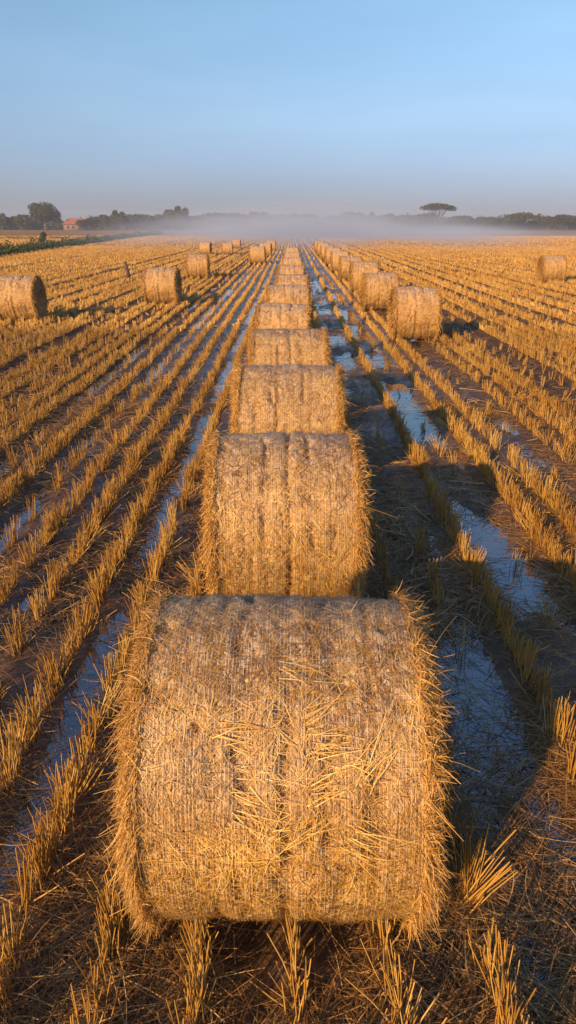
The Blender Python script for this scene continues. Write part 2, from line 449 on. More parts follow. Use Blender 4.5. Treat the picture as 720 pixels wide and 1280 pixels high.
def end_face(n, seed, side, w):
    g = np.random.default_rng(seed)
    # the solid end disc (slightly domed rings) and straw lying on it
    nr, na = 14, 72
    rr = np.linspace(0.0, BR - 0.012, nr); an = np.linspace(0, 2 * PI, na, endpoint=False)
    A, R_ = np.meshgrid(an, rr)
    bulge = 0.045 * (1 - (R_ / BR) ** 4) + 0.03 * (fbm(R_ * 8 * np.cos(A) + 9, R_ * 8 * np.sin(A) + 9, seed, 3) - 0.5) * (1 - (R_ / BR) ** 6)
    V = np.stack([side * (BH + bulge), R_ * np.cos(A), np.maximum(BR + R_ * np.sin(A), 0.035)], -1).reshape(-1, 3)
    idx = np.arange(nr * na).reshape(nr, na); nxt = np.roll(idx, -1, 1)
    F = np.stack([idx[:-1], nxt[:-1], nxt[1:], idx[1:]], -1).reshape(-1, 4)
    t0 = np.full(len(V), 0.2)
    a = g.random(n) * 2 * PI; r = np.sqrt(g.random(n)) * (BR - 0.03)
    P = np.stack([side * (BH + 0.05 * (1 - (r / BR) ** 4) + 0.004 + 0.012 * g.random(n)), r * np.cos(a), BR + r * np.sin(a)], -1)
    T = np.stack([np.zeros(n), -np.sin(a), np.cos(a)], -1) + g.normal(0, 0.6, (n, 3))
    T[:, 0] = side * np.abs(g.normal(0, 0.25, n))
    L = 0.05 + 0.10 * g.random(n)
    bend = unit(g.normal(0, 1, (n, 3))) * (L * 0.3)[:, None]
    V2, F2, t2 = ribbons(P, T, np.tile([[float(side), 0, 0]], (n, 1)) + g.normal(0, 0.3, (n, 3)), L, np.full(n, w), bend, 2, 0.5)
    V2[:, 2] = np.maximum(V2[:, 2], 0.004)
    return cat3([(V, F, t0), (V2, F2, t2)])

def net_wrap(seed, rs):
    g = np.random.default_rng(seed)
    parts = []
    K = 150
    an = np.linspace(0, 2 * PI, K + 1)
    for j, x0 in enumerate(np.arange(-BH + 0.012, BH - 0.01, 0.0135)):
        if g.random() < 0.06: continue
        jit = 0.004 * (fbm(an * 3 + j, an * 0 + j * 3.1, seed, 3) - 0.5) * 2
        x = x0 + jit
        r = roll_r(x, an, rs) + 0.003 + 0.006 * vnoise(an * 20, x * 30, seed)
        w = 0.0004 + 0.0004 * g.random()
        V = np.empty((K + 1, 2, 3))
        V[:, 0] = surf_point(x - w, an, r); V[:, 1] = surf_point(x + w, an, r)
        i = np.arange(K) * 2
        parts.append((V.reshape(-1, 3), np.stack([i, i + 1, i + 3, i + 2], -1), np.zeros((K + 1) * 2)))
        # the zigzag that ties it to the next thread
        k = np.arange(240); a0 = k / 240 * 2 * PI; a1 = (k + 1) / 240 * 2 * PI
        xa = np.where(k % 2 == 0, x0, x0 + 0.0135); xb = np.where(k % 2 == 0, x0 + 0.0135, x0)
        keep = g.random(240) < 0.45
        a0, a1, xa, xb = a0[keep], a1[keep], xa[keep], xb[keep]
        P0 = surf_point(xa, a0, roll_r(xa, a0, rs) + 0.005); P1 = surf_point(xb, a1, roll_r(xb, a1, rs) + 0.005)
        N = np.stack([np.zeros(len(a0)), np.cos(a0), np.sin(a0)], -1)
        d = P1 - P0
        parts.append(ribbons(P0, d, N, np.linalg.norm(d, axis=1), np.full(len(a0), 0.0010), d * 0, 1, 1.0))
    V, F, T = cat3(parts)
    V[:, 2] = np.maximum(V[:, 2], 0.03)
    return V, F, T

def join2(name, A, B, matA, matB):
    (V1, F1, T1), (V2, F2, T2) = A, B
    me = mesh_np(name, np.concatenate([V1, V2]), np.concatenate([F1, F2 + len(V1)]), matA, np.concatenate([T1, T2]), link=False)
    me.materials.append(matB)
    me.polygons.foreach_set('material_index', np.concatenate([np.zeros(len(F1), np.int32), np.ones(len(F2), np.int32)]))
    me.update()
    return me

def long_tufts(seed):
    """bundles of long pale straws caught in the net on the camera side"""
    g = np.random.default_rng(seed); parts = []
    for x0, a0, th, n, L0 in ((-0.20, 2.40, 0.15, 16, .30), (-0.15, 2.72, 0.30, 18, .30), (0.10, 2.35, -0.35, 16, .30), (0.12, 2.62, -0.45, 14, .28), (0.05, 2.95, -0.6, 8, .24), (-0.12, 3.05, -0.5, 6, .22),
                          (0.28, 2.6, -0.9, 9, .26), (0.2, 3.45, -1.1, 7, .24), (0.0, 2.05, 0.4, 10, .22), (0.24, 2.9, 0.5, 12, .25)):
        x = x0 + g.normal(0, .022, n); a = a0 + g.normal(0, .07, n)
        P = surf_point(x, a, np.full(n, BR + 0.012))
        N = np.stack([np.zeros(n), np.cos(a), np.sin(a)], -1); T = np.stack([np.zeros(n), -np.sin(a), np.cos(a)], -1)
        t = th + g.normal(0, 0.26, n)
        D = np.array([[1.0, 0, 0]]) * np.cos(t)[:, None] + T * np.sin(t)[:, None] + N * (0.10 + 0.10 * g.random(n))[:, None]
        L = L0 * (0.5 + 0.6 * g.random(n))
        parts.append(ribbons(P, D, N, L, np.full(n, .0034), g.normal(0, 1, (n, 3)) * (L * .13)[:, None] - N * (L * L / (2 * BR) * 1.25 + L * .11)[:, None], 4, 0.35, 0.6 + 0.4 * g.random(n)))
    return cat3(parts)

def bale_meshes(seed, lod):
    n = {0: dict(x=220, a=460, s=34000, c=13000, e=1500, w=0.0026, net=True),
         1: dict(x=120, a=220, s=15000, c=8500, e=1500, w=0.0042, net=True),
         2: dict(x=64, a=120, s=3600, c=2600, e=1500, w=0.009, net=False),
         3: dict(x=30, a=60, s=500, c=900, e=500, w=0.018, net=False)}[lod]
    out = {}
    V, F, _ = roll_mesh(seed, n['x'], n['a'])
    roll = (V, F, np.zeros(len(V)))
    loose = surface_straw(n['s'], seed + 1, n['w'], seed)
    if lod < 2:
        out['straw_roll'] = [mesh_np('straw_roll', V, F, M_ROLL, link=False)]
        if lod == 0: loose = cat3([loose, long_tufts(seed + 2)])
        out['loose_straw'] = [mesh_np('loose_straw', loose[0], loose[1], M_LOOSE, loose[2], link=False)]
    else:
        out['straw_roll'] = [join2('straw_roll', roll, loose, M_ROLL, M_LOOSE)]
    if n['net']:
        V, F, T = net_wrap(seed + 5, seed)
        out['net_wrap'] = [mesh_np('net_wrap', V, F, M_NET, link=False)]
    for s in (-1, 1):
        V, F, T = cuff_straw(n['c'], seed + 20 + s, s, n['w'] * 1.25)
        out.setdefault('straw_fringe', []).append(mesh_np('straw_fringe', V, F, M_FRINGE, T, link=False))
        V, F, T = end_face(n['e'], seed + 30 + s, s, n['w'] * 1.4)
        out.setdefault('end_face', []).append(mesh_np('end_face', V, F, M_FRINGE, T, link=False))
    return out

LIB = {(0, 0): bale_meshes(3, 0), (1, 0): bale_meshes(101, 1), (1, 1): bale_meshes(151, 1),
       (2, 0): bale_meshes(201, 2), (2, 1): bale_meshes(251, 2), (3, 0): bale_meshes(301, 3), (3, 1): bale_meshes(351, 3),
       (1, 2): bale_meshes(177, 1), (2, 2): bale_meshes(277, 2)}
def bale(x, y, rz, s, lib, label, group, flip=False):
    o = empty('straw_bale', (x, y, -0.015), math.radians(rz) + (PI if flip else 0), s)
    tag(o, label, 'straw bale', group)
    q = random.Random(int(x * 131 + y * 977))
    if y > 3: o.scale = (s * q.uniform(0.95, 1.04), s * q.uniform(0.97, 1.03), s * q.uniform(0.955, 1.02))
    for k, ms in LIB[lib].items():
        for me in ms: child(k, me, o)
    return o
GR = 'round straw bales standing in the stubble field'
ordn = ['', 'second', 'third', 'fourth', 'fifth', 'sixth', 'seventh', 'eighth', 'ninth', 'tenth']
row = [(2.53, -0.035, 0, 1.0), (5.17, -0.05, 1.5, 1.0), (8.0, -0.02, -2.0, 1.0), (10.9, -0.05, 2.2, 1.0), (15.2, -0.15, -2.5, 1.0), (19.8, -0.10, 2.0, .97), (24.6, 0.03, -2.0, .95),
       (31.0, 0.0, -1, .93), (39.0, 0.02, 1, .92), (48.0, 0.03, 0, .90), (58.0, 0.05, 0, .90)]
for i, (y, x, rz, s) in enumerate(row):
    lib = (0, 0) if i == 0 else (1, i % 3) if i < 4 else (2, i % 3) if i < 8 else (3, i % 2)
    lab = 'nearest and largest netted straw bale, filling the foreground at the head of the central line' if i == 0 else \
          'farthest small straw bale closing the central line before the mist' if i == len(row) - 1 else \
          '%s netted straw bale of the central line counting from the camera' % ordn[i]
    bale(x, y, rz, s, lib, lab, GR, flip=(i % 3 == 2))
rr = [(3.12, 18.9, -1), (2.98, 25.5, 2), (3.08, 32, -2), (3.05, 39.5, 1), (2.95, 46.5, -1), (2.9, 54, 1), (2.9, 62, 0), (2.85, 70, 0), (2.84, 78, 0)]
for i, (x, y, rz) in enumerate(rr):
    lab = 'nearest straw bale of the receding line right of centre, beside the wet wheel track' if i == 0 else \
          'farthest tiny straw bale of the right hand line, fading into the mist' if i == len(rr) - 1 else \
          '%s straw bale of the right hand line counting from the camera' % ordn[i]
    bale(x, y, rz, [1, 1, 1, .98, .95, .95, .93, .92, .92][i], (2, (i + 1) % 3) if i < 4 else (3, i % 2), lab, GR, flip=(i % 2 == 1))
for x, y, rz, s, lab in [
    (-8.15, 22.5, 2, 1.03, 'large straw bale cut off by the left edge of the photo, its round end showing'),
    (-4.72, 27.6, -1, 1.0, 'lone straw bale on the left beside the thin weathered stump'),
    (-5.05, 41.0, 3, 1.0, 'mid sized straw bale left of the centre line, behind the lone left bale'),
    (-8.2, 73.0, -4, .92, 'small distant straw bale just above the mid sized left one'),
    (-6.1, 73.0, 3, .88, 'small distant straw bale, middle one of three far bales on the left'),
    (-6.6, 92.0, 0, .85, 'tiniest straw bale, rightmost of three far bales on the left'),
    (-2.5, 56.0, 1, 1.0, 'distant straw bale directly left of the central line with a dark round end'),
    (-2.36, 69.0, -2, .95, 'distant straw bale peeping from behind the one left of the central line'),
    (-2.2, 82.0, 2, .92, 'pale straw bale in the mist, last of the short line left of centre'),
    (13.2, 38.6, -2, 1.0, 'isolated straw bale alone on the far right side of the field')]:
    bale(x, y, rz, s, (2, int(abs(x) * 10) % 2) if y < 45 else (3, int(y) % 2), lab, GR)

# ------------------------------------------------------------------ stubble
BALES = [(x, y) for y, x, _, _ in row] + [(x, y) for x, y, _ in rr] + [(-8.15, 22.5), (-4.72, 27.6), (-5.05, 41), (13.2, 38.6)]
def free_of_bales(x, y, m=0.0):
    k = np.ones(len(x), bool)
    for bx, by in BALES:
        k &= ~((np.abs(x - bx) < 0.60 + m) & (np.abs(y - by) < 0.42 + m))
    return k

GAPS = [-1.33, 1.22, 1.92, -2.75]
def wheel(x):
    """1 in the bare wheelings that repeat over the whole field"""
    a = np.abs(((x + 0.5) / 3.42) % 1.0 - 0.5) * 3.42
    b = np.abs(((x - 0.7) / 7.92) % 1.0 - 0.5) * 7.92
    return (np.abs(x) > 3.4) * ((a < 0.17) | (b < 0.30))
def clump_sites(y0, y1, step, keep, margin=1.25, seed=0):
    g = np.random.default_rng(seed)
    xs, ys = [], []
    xmax = y1 * 0.43 * margin + 1.5
    for k in range(int(-xmax / ROW) - 1, int(xmax / ROW) + 2):
        x0 = k * ROW
        ymin = max(y0, (abs(x0) - 1.5) / (0.43 * margin))
        if ymin >= y1: continue
        y = np.arange(ymin, y1, step); n = len(y)
        y = y + g.normal(0, step * 0.35, n)
        dens = keep * np.clip(0.62 + 0.8 * fbm(y * 0.5 + k * 5.1, y * 0 + k * 2.7, 71, 2), 0, 1)
        dens = dens * np.where(y < 5.5, 0.92, 1.0)
        dens = dens * (0.75 + 0.35 * ((k * 7919 % 13) / 12.0))
        if wheel(np.array([x0]))[0]: dens = dens * 0.10
        elif k % 3 == 0 and abs(x0) > 2.3: dens = dens * (0.5 if y0 < 20 else 0.22)
        sel = g.random(n) < dens
        xs.append((x0 + g.normal(0, 0.018, n))[sel]); ys.append(y[sel])
    x = np.concatenate(xs); y = np.concatenate(ys)
    x = x - 0.10 * (fbm(y * 0.16, y * 0 + 3.3, 5, 2) - 0.5)
    xx = track_x(x, y)
    ok = np.ones(len(x), bool)
    for c, w, d in TRACKS:
        ok &= ~((np.abs(xx - c) < w * 0.62) & (g.random(len(x)) < 0.93))
    ok &= free_of_bales(x, y)
    ok &= ~((np.abs(x) < 0.95) & (y > 1.9) & (g.random(len(x)) < 0.25))
    return x[ok], y[ok], g

def stalk_tubes(P, D, L, W, bend, tone, nseg=2):
    """three sided tapering stalks"""
    n = len(P); D = unit(D)
    ref = np.tile([[0.3, 0.9, 0.1]], (n, 1)); S = unit(np.cross(D, ref)); Q = np.cross(D, S)
    V = np.empty((n, (nseg + 1) * 3, 3))
    for k in range(nseg + 1):
        t = k / nseg
        c = P + D * (L * t)[:, None] + bend * t * t
        w = (W * 0.5 * (1 - 0.3 * t))[:, None]
        for j in range(3):
            an = j * 2 * PI / 3
            V[:, k * 3 + j] = c + (S * math.cos(an) + Q * math.sin(an)) * w
    F = []
    for k in range(nseg):
        for j in range(3):
            F.append([k * 3 + j, k * 3 + (j + 1) % 3, k * 3 + 3 + (j + 1) % 3, k * 3 + 3 + j])
    F = np.array(F)[None] + (np.arange(n) * (nseg + 1) * 3)[:, None, None]
    return V.reshape(-1, 3), F.reshape(-1, 4), np.repeat(tone, (nseg + 1) * 3)

def stubble(y0, y1, step, keep, per, w, tubes, seed, hmul=1.0):
    x, y, g = clump_sites(y0, y1, step, keep, seed=seed)
    cnt = g.integers(int(per * 0.5), int(per * 1.5) + 1, len(x))
    hh = (0.14 + 0.10 * g.random(len(x)) + 0.07 * fbm(x * 0.7, y * 0.5, 81)) * (1.0 if y0 < 9 else 0.88 if y0 < 20 else 0.74)
    lean = g.normal(0, 0.09, (len(x), 2)); crush = g.random(len(x)) < 0.12
    lean[crush] += g.normal(0, 0.55, (crush.sum(), 2)); hh = hh * np.where(g.random(len(x)) < 0.15, 0.6, 1.0) * (1.0 + 0.12 * np.clip((4.5 - y) / 2, 0, 1))
    i = np.repeat(np.arange(len(x)), cnt); n = len(i)
    sx = x[i] + g.normal(0, 0.016, n); sy = y[i] + g.normal(0, 0.038, n)
    z = height(sx, sy) - 0.01
    P = np.stack([sx, sy, z], -1)
    D = np.stack([lean[i, 0] + g.normal(0, 0.10, n) + (sx - x[i]) * 1.2, lean[i, 1] + g.normal(0, 0.10, n) + (sy - y[i]) * 0.6, np.ones(n)], -1)
    wild = g.random(n) < 0.08
    D[wild, :2] += g.normal(0, 0.9, (wild.sum(), 2))
    L = hh[i] * np.where(g.random(n) < 0.25, 0.45 + 0.4 * g.random(n), 0.88 + 0.22 * g.random(n)) * hmul
    bend = g.normal(0, 1, (n, 3)) * (L * 0.06)[:, None]; bend[:, 2] = 0
    tone = np.clip(0.20 + 0.55 * g.random(n) + 0.45 * (g.random(len(x))[i] - 0.5) + 0.5 * (fbm(sx * 0.8, sy * 0.5, 88) - 0.45), 0, 1)
    W = w * (0.7 + 0.6 * g.random(n))
    if tubes: return stalk_tubes(P, D, L, W, bend, tone)
    N = np.stack([g.normal(0, 0.7, n), -np.ones(n), np.zeros(n)], -1)
    return ribbons(P, D, N, L, W, bend, 1, 0.55, tone)

st = mesh_np('stubble', *(lambda r: (r[0], r[1], M_STUB, r[2]))(cat3([
    stubble(1.3, 9.0, 0.065, 0.86, 15, 0.0075, True, 1),
    stubble(9.0, 20.0, 0.072, 1.1, 8, 0.009, True, 2)])))
tag(st, kind='stuff'); st['label'] = 'golden cut straw stalks standing in drilled rows near the camera'
st2 = mesh_np('stubble', *(lambda r: (r[0], r[1], M_STUB, r[2]))(cat3([
    stubble(20.0, 45.0, 0.09, 1.2, 8, 0.012, False, 3),
    stubble(45.0, 100.0, 0.16, 1.2, 5, 0.024, False, 4),
    stubble(100.0, 190.0, 0.6, 1.0, 4, 0.075, False, 5, 0.9)])))
tag(st2, kind='stuff'); st2['label'] = 'golden stubble of the far part of the field, fading towards the mist'

# ------------------------------------------------------------------ straw litter
def litter(n, y0, y1, w, seed, L0=0.08, L1=0.34):
    g = np.random.default_rng(seed)
    n2 = n * 3
    y = y0 + (y1 - y0) * g.random(n2); x = (g.random(n2) * 2 - 1) * (y * 0.5 + 1.3)
    mat = fbm(x * 1.3, y * 0.9, 91, 3)
    right = np.exp(-((x - 0.95) / 0.45) ** 2) + 0.45 * np.exp(-((x + 0.80) / 0.15) ** 2) - 0.4 * np.exp(-((x + 1.25) / 0.4) ** 2) * (y > 2.3)
    near = np.clip((2.6 - y) / 0.8, 0, 1)
    pr = np.clip((mat - 0.40) * 2.6 + 0.5 * right + 0.55 * near + 0.12, 0.03, 1)
    ok = (g.random(n2) < pr) & free_of_bales(x, y, -0.15)
    x, y = x[ok][:n], y[ok][:n]; n = len(x)
    z = height(x, y) + 0.004 + 0.03 * g.random(n) ** 2 * (1 + right[ok][:n] * 1.2)
    th = g.random(n) * 2 * PI
    D = np.stack([np.cos(th), np.sin(th), g.normal(0.03, 0.12, n)], -1)
    L = L0 + (L1 - L0) * g.random(n) ** 2
    bend = g.normal(0, 1, (n, 3)) * (L * 0.28)[:, None]; bend[:, 2] = -np.abs(bend[:, 2]) * 0.35
    N = np.stack([g.normal(0, .4, n), g.normal(0, .4, n), np.ones(n)], -1)
    V, F, T = ribbons(P=np.stack([x, y, z], -1), D=D, N=N, L=L, W=w * (0.5 + g.random(n)), bend=bend, seg=4, taper=0.5)
    V[:, 2] = np.maximum(V[:, 2], height(V[:, 0], V[:, 1]) + 0.002)
    return V, F, T
lit = mesh_np('straw_litter', *(lambda r: (r[0], r[1], M_LITTER, r[2]))(cat3([
    litter(44000, 1.2, 5.0, 0.0038, 1), litter(65000, 4.5, 12.0, 0.007, 2), litter(30000, 11.0, 30.0, 0.013, 3, 0.12, 0.4)])))
tag(lit, kind='stuff'); lit['label'] = 'tangled loose straw lying over the wet mud'

# ------------------------------------------------------------------ foliage and far things
def leaf_mat(name, c0, c1):
    m, nt, b = newmat(name)
    a = nt.nodes.new('ShaderNodeAttribute'); a.attribute_name = 'tone'
    nt.links.new(ramp(nt, a.outputs['Fac'], [(0.0, c0), (1.0, c1)]), b.inputs['Base Color'])
    b.inputs['Roughness'].default_value = 0.7
    b.inputs['Specular IOR Level'].default_value = 0.2
    return m
M_LEAF = leaf_mat('tree_leaves', (0.022, 0.030, 0.016), (0.055, 0.062, 0.030))
M_HEDGE = leaf_mat('hedge_leaves', (0.018, 0.036, 0.012), (0.050, 0.075, 0.024))
def bark_mat():
    m, nt, b = newmat('bark')
    tc = nt.nodes.new('ShaderNodeTexCoord')
    n = nd(nt, 'ShaderNodeTexNoise', Scale=6.0, Detail=4.0); nt.links.new(tc.outputs['Object'], n.inputs['Vector'])
    nt.links.new(ramp(nt, n.outputs['Fac'], [(0.3, (0.03, 0.022, 0.018)), (0.7, (0.08, 0.056, 0.042))]), b.inputs['Base Color'])
    b.inputs['Roughness'].default_value = 0.85
    return m
M_BARK = bark_mat()

def leaves(lobes, n, size, seed, mat, shell=0.35):
    g = np.random.default_rng(seed)
    vol = np.array([a * b * c for (_, (a, b, c)) in lobes]); pk = g.choice(len(lobes), n, p=(vol ** .67) / (vol ** .67).sum())
    cen = np.array([l[0] for l in lobes])[pk]; rad = np.array([l[1] for l in lobes])[pk]
    d = unit(g.normal(0, 1, (n, 3))); r = (shell + (1 - shell) * g.random(n) ** 0.5)[:, None]
    clump = fbm(d[:, 0] * 2.5 + pk * 3 + 20, d[:, 2] * 2.5 + d[:, 1] * 2 + 20, seed, 2)
    P = cen + d * rad * r * (0.82 + 0.36 * clump)[:, None]
    u = unit(g.normal(0, 1, (n, 3))); v = unit(np.cross(u, g.normal(0, 1, (n, 3))))
    s = (size * (0.5 + g.random(n)))[:, None]
    V = np.stack([P - u * s, P - v * s * 0.6, P + u * s, P + v * s * 0.6], 1).reshape(-1, 3)
    F = np.arange(4 * n).reshape(n, 4)
    return mesh_np('crown', V, F, mat, np.repeat(np.clip(clump * 0.6 + 0.5 * g.random(n), 0, 1), 4), smooth=False, link=False)

def limb_mesh(segs, name='trunk'):
    parts = []
    for (p0, r0), (p1, r1) in segs:
        p0 = np.array(p0, float); p1 = np.array(p1, float)
        d = unit(p1 - p0); s = unit(np.cross(d, [0.31, 0.2, 0.1])); q = np.cross(d, s)
        k = 8; an = np.arange(k) * 2 * PI / k
        ringv = s * np.cos(an)[:, None] + q * np.sin(an)[:, None]
        V = np.concatenate([p0 + ringv * r0, p1 + ringv * r1]); i = np.arange(k); j = (i + 1) % k
        parts.append((V, np.stack([i, j, j + k, i + k], -1), np.zeros(2 * k)))
    V, F, T = cat3(parts)
    return mesh_np(name, V, F, M_BARK, link=False)

def tree_proto(seed, wide, tall):
    g = np.random.default_rng(seed)
    lobes = []
    for k in range(9):
        a = g.random() * 2 * PI; q = g.random()
        lobes.append(((math.cos(a) * wide * 0.5 * q, math.sin(a) * wide * 0.5 * q, tall * (0.42 + 0.38 * g.random())), (wide * (0.22 + 0.14 * g.random()), wide * (0.22 + 0.12 * g.random()), tall * (0.16 + 0.09 * g.random()))))
    lobes.append(((0, 0, tall * 0.45), (wide * 0.42, wide * 0.42, tall * 0.30)))
    cr = leaves(lobes, 2600, 0.36, seed, M_LEAF)
    segs = [(((0, 0, -0.2), 0.32), ((0.1, 0, tall * 0.3), 0.22))]
    for k in range(4):
        a = k * PI / 2 + g.random()
        segs.append((((0.1, 0, tall * 0.28), 0.18), ((math.cos(a) * wide * 0.25, math.sin(a) * wide * 0.25, tall * 0.6), 0.06)))
    return cr, limb_mesh(segs)
PROTO = [tree_proto(500, 7, 7), tree_proto(520, 9, 6.2), tree_proto(540, 5, 8), tree_proto(560, 12, 6)]
def put_tree(name, x, y, s, proto, label, cat, group, rz=0.0):
    o = empty(name, (x, y, 0), rz, s); tag(o, label, cat, group)
    child('crown', proto[0], o); child('trunk', proto[1], o)
    return o
YF = 372.0
def fx(px, y=YF): return (px - 364) * (y * 0.9285 + 1.0) / 900
TG = 'trees of the distant line beyond the field'
# horizontal place (in hundredths of the skyline), top height over the field, prototype
line = [(2, 8.2, 2), (14, 7.0, 0), (30, 7.8, 0), (118, 6.4, 1), (134, 7.6, 0), (151, 8.8, 2), (167, 7.4, 1), (184, 7.2, 3),
        (205, 7.4, 1), (217, 10.2, 0), (230, 10.9, 2), (250, 7.6, 1), (268, 8.6, 0), (284, 7.9, 3), (303, 7.6, 1), (321, 9.2, 0), (341, 7.2, 1), (354, 7.2, 2),
        (372, 8.2, 0), (389, 7.6, 1), (419, 6.6, 3), (438, 9.0, 0), (448, 8.2, 1), (465, 8.0, 2), (479, 7.7, 1), (493, 7.2, 0), (508, 7.2, 1), (523, 7.6, 3),
        (566, 6.6, 3), (585, 6.2, 1), (600, 6.6, 0), (614, 6.4, 1), (641, 8.0, 3), (666, 4.6, 1), (686, 6.8, 1), (700, 7.6, 0), (715, 7.0, 3)]
looks = {0: 'round headed', 1: 'low spreading', 2: 'narrow upright', 3: 'broad bushy'}
ptall = [7, 6.2, 8, 6]
def where(px):
    if px < 78: return 'left of the orange roofed house'
    if px < 200: return 'right of the orange roofed house'
    if px < 245: return 'in the tallest clump left of the mist'
    if px < 400: return 'behind the left half of the mist'
    if px < 520: return 'between mist and flat topped acacia'
    if px < 655: return 'right of the flat topped acacia'
    return 'at the far right end of the skyline'
seen = {}
for px, hgt, k in line:
    y = YF + random.uniform(-8, 8)
    key = (looks[k], where(px)); seen[key] = seen.get(key, 0) + 1
    pos = ['', 'second ', 'third ', 'fourth ', 'fifth '][seen[key] - 1]
    lab = ('%s%s dark tree %s' % (pos, looks[k], where(px))) + (', from the left' if pos else '')
    put_tree('tree', fx(px, y), y, hgt / ptall[k] * 1.0, PROTO[k], lab, 'tree', TG, random.uniform(0, 6))
# the wood behind, one mass
lob = []
for k in range(330):
    x = -230 + k * 1.42 + random.uniform(-1, 1)
    pxx = 364 + x * 900 / (YF * 0.93)
    hh = 5.2 + 1.4 * math.sin(k * 0.21) * math.sin(k * 0.077 + 1) + random.uniform(-0.7, 0.9)
    if 654 < pxx < 676: hh *= 0.55
    lob.append(((x, YF + 14 + random.uniform(-5, 12), hh * 0.45), (3.2, 3.0, hh * 0.62)))
wood = bpy.data.objects.new('distant_wood', leaves(lob, 40000, 0.6, 77, M_LEAF, 0.4)); C.objects.link(wood)
tag(wood, kind='stuff'); wood['label'] = 'far off low wood along the horizon'

# big rounded tree on the left
g = np.random.default_rng(5)
lobes = [((0, 0, 7.4), (6.2, 6.0, 3.9))]
for k in range(14):
    a = g.random() * 2 * PI; q = 0.4 + 0.5 * g.random()
    lobes.append(((math.cos(a) * 5.0 * q, math.sin(a) * 5.0 * q, 5.6 + 4.0 * g.random()), (2.4 + g.random(), 2.2 + g.random(), 1.7 + 0.6 * g.random())))
big = (leaves(lobes, 9000, 0.36, 91, M_LEAF),
       limb_mesh([(((0, 0, -.2), .65), ((0.3, 0, 3.2), .42))] + [(((0.3, 0, 3.0), .35), ((math.cos(a) * 2.8, math.sin(a) * 2.8, 7.4), .12)) for a in (0.3, 1.5, 2.7, 3.9, 5.2)]))
put_tree('tree', fx(57, 352), 352, 1.04, big, 'large dark round crowned tree on a short trunk standing left of the orange roofed house', 'tree', TG)

# flat topped acacia
lobes = []
g = np.random.default_rng(8)
for k in range(22):
    a = k * 2.4; q = math.sqrt(k / 22.0)
    lobes.append(((math.cos(a) * 6.6 * q, math.sin(a) * 6.2 * q, 10.0 - 1.2 * q * q + 0.35 * g.random()), (2.4, 2.3, 1.0)))
segs = [(((0, 0, -.2), .5), ((0.1, 0, 2.8), .36))]
for a, q in ((0.1, 4.8), (1.0, 4.2), (1.9, 4.6), (2.9, 5.0), (3.7, 4.0), (4.6, 4.6), (5.5, 4.4), (0.7, 1.8), (3.4, 1.6)):
    m1 = (math.cos(a) * q * 0.40 + 0.1, math.sin(a) * q * 0.40, 5.8 + 0.3 * math.sin(a * 3))
    segs.append((((0.1, 0, 2.6), .28), (m1, .17)))
    for da in (-0.28, 0.28):
        segs.append(((m1, .15), ((math.cos(a + da) * q, math.sin(a + da) * q, 9.3), .06)))
aca = (leaves(lobes, 6000, 0.26, 93, M_LEAF, 0.3), limb_mesh(segs))
o = put_tree('acacia_tree', fx(545, 340), 340, 1.0, aca, 'flat topped umbrella acacia with a forked trunk standing before the tree line', 'tree', None)

# farmhouse with an orange roof
def plain(name, c, rough=0.8, noise=0.15, sc=2.0):
    m, nt, b = newmat(name)
    tc = nt.nodes.new('ShaderNodeTexCoord')
    n = nd(nt, 'ShaderNodeTexNoise', Scale=sc, Detail=5.0); nt.links.new(tc.outputs['Object'], n.inputs['Vector'])
    lo = tuple(v * (1 - noise * 1.6) for v in c); hi = tuple(min(1, v * (1 + noise)) for v in c)
    nt.links.new(ramp(nt, n.outputs['Fac'], [(0.3, lo), (0.7, hi)]), b.inputs['Base Color'])
    b.inputs['Roughness'].default_value = rough
    return m
M_WALL = plain('house_plaster', (0.15, 0.10, 0.085))
M_ROOF = plain('orange_roof_tiles', (0.27, 0.10, 0.05), 0.7, 0.25, 5.0)
M_GLASS = plain('dark_glass', (0.03, 0.035, 0.04), 0.15, 0.05)
M_WOOD = plain('painted_wood', (0.16, 0.09, 0.05))
def box(name, lo, hi, mat, parent):
    x0, y0, z0 = lo; x1, y1, z1 = hi
    V = np.array([(x0, y0, z0), (x1, y0, z0), (x1, y1, z0), (x0, y1, z0), (x0, y0, z1), (x1, y0, z1), (x1, y1, z1), (x0, y1, z1)])
    F = np.array([(0, 3, 2, 1), (4, 5, 6, 7), (0, 1, 5, 4), (1, 2, 6, 5), (2, 3, 7, 6), (3, 0, 4, 7)])
    return mesh_np(name, V, F, mat, smooth=False, parent=parent)
hs = empty('farmhouse', (fx(95, 356), 356, 0), 0.12, 0.85)
tag(hs, 'low farmhouse with an orange tiled roof among the trees at the left', 'house')
box('wall', (-6, -4, -0.2), (6, 4, 3.3), M_WALL, hs)
V = []; 
rp = [(-6.6, -4.6, 3.15), (6.6, -4.6, 3.15), (6.6, 4.6, 3.15), (-6.6, 4.6, 3.15), (-3.6, 0, 6.1), (5.0, 0, 6.1)]
rb = bmesh.new(); vs = [rb.verts.new(p) for p in rp]
for f in ((0, 1, 5, 4), (1, 2, 5), (2, 3, 4, 5), (3, 0, 4), (3, 2, 1, 0)): rb.faces.new([vs[i] for i in f])
me = bpy.data.meshes.new('roof'); rb.to_mesh(me); rb.free(); me.materials.append(M_ROOF)
roof = child('roof', me, hs)
box('chimney', (2.2, 0.6, 4.8), (3.0, 1.4, 6.9), M_WALL, roof)
for wx in (-4.2, -1.6, 3.6):
    w_ = box('window', (wx, -4.06, 1.1), (wx + 1.1, -3.99, 2.3), M_WOOD, hs)
    box('pane', (wx + .1, -4.075, 1.2), (wx + 1.0, -4.062, 2.2), M_GLASS, w_)
dr = box('door', (0.9, -4.06, -0.1), (1.95, -3.99, 2.15), M_WOOD, hs)
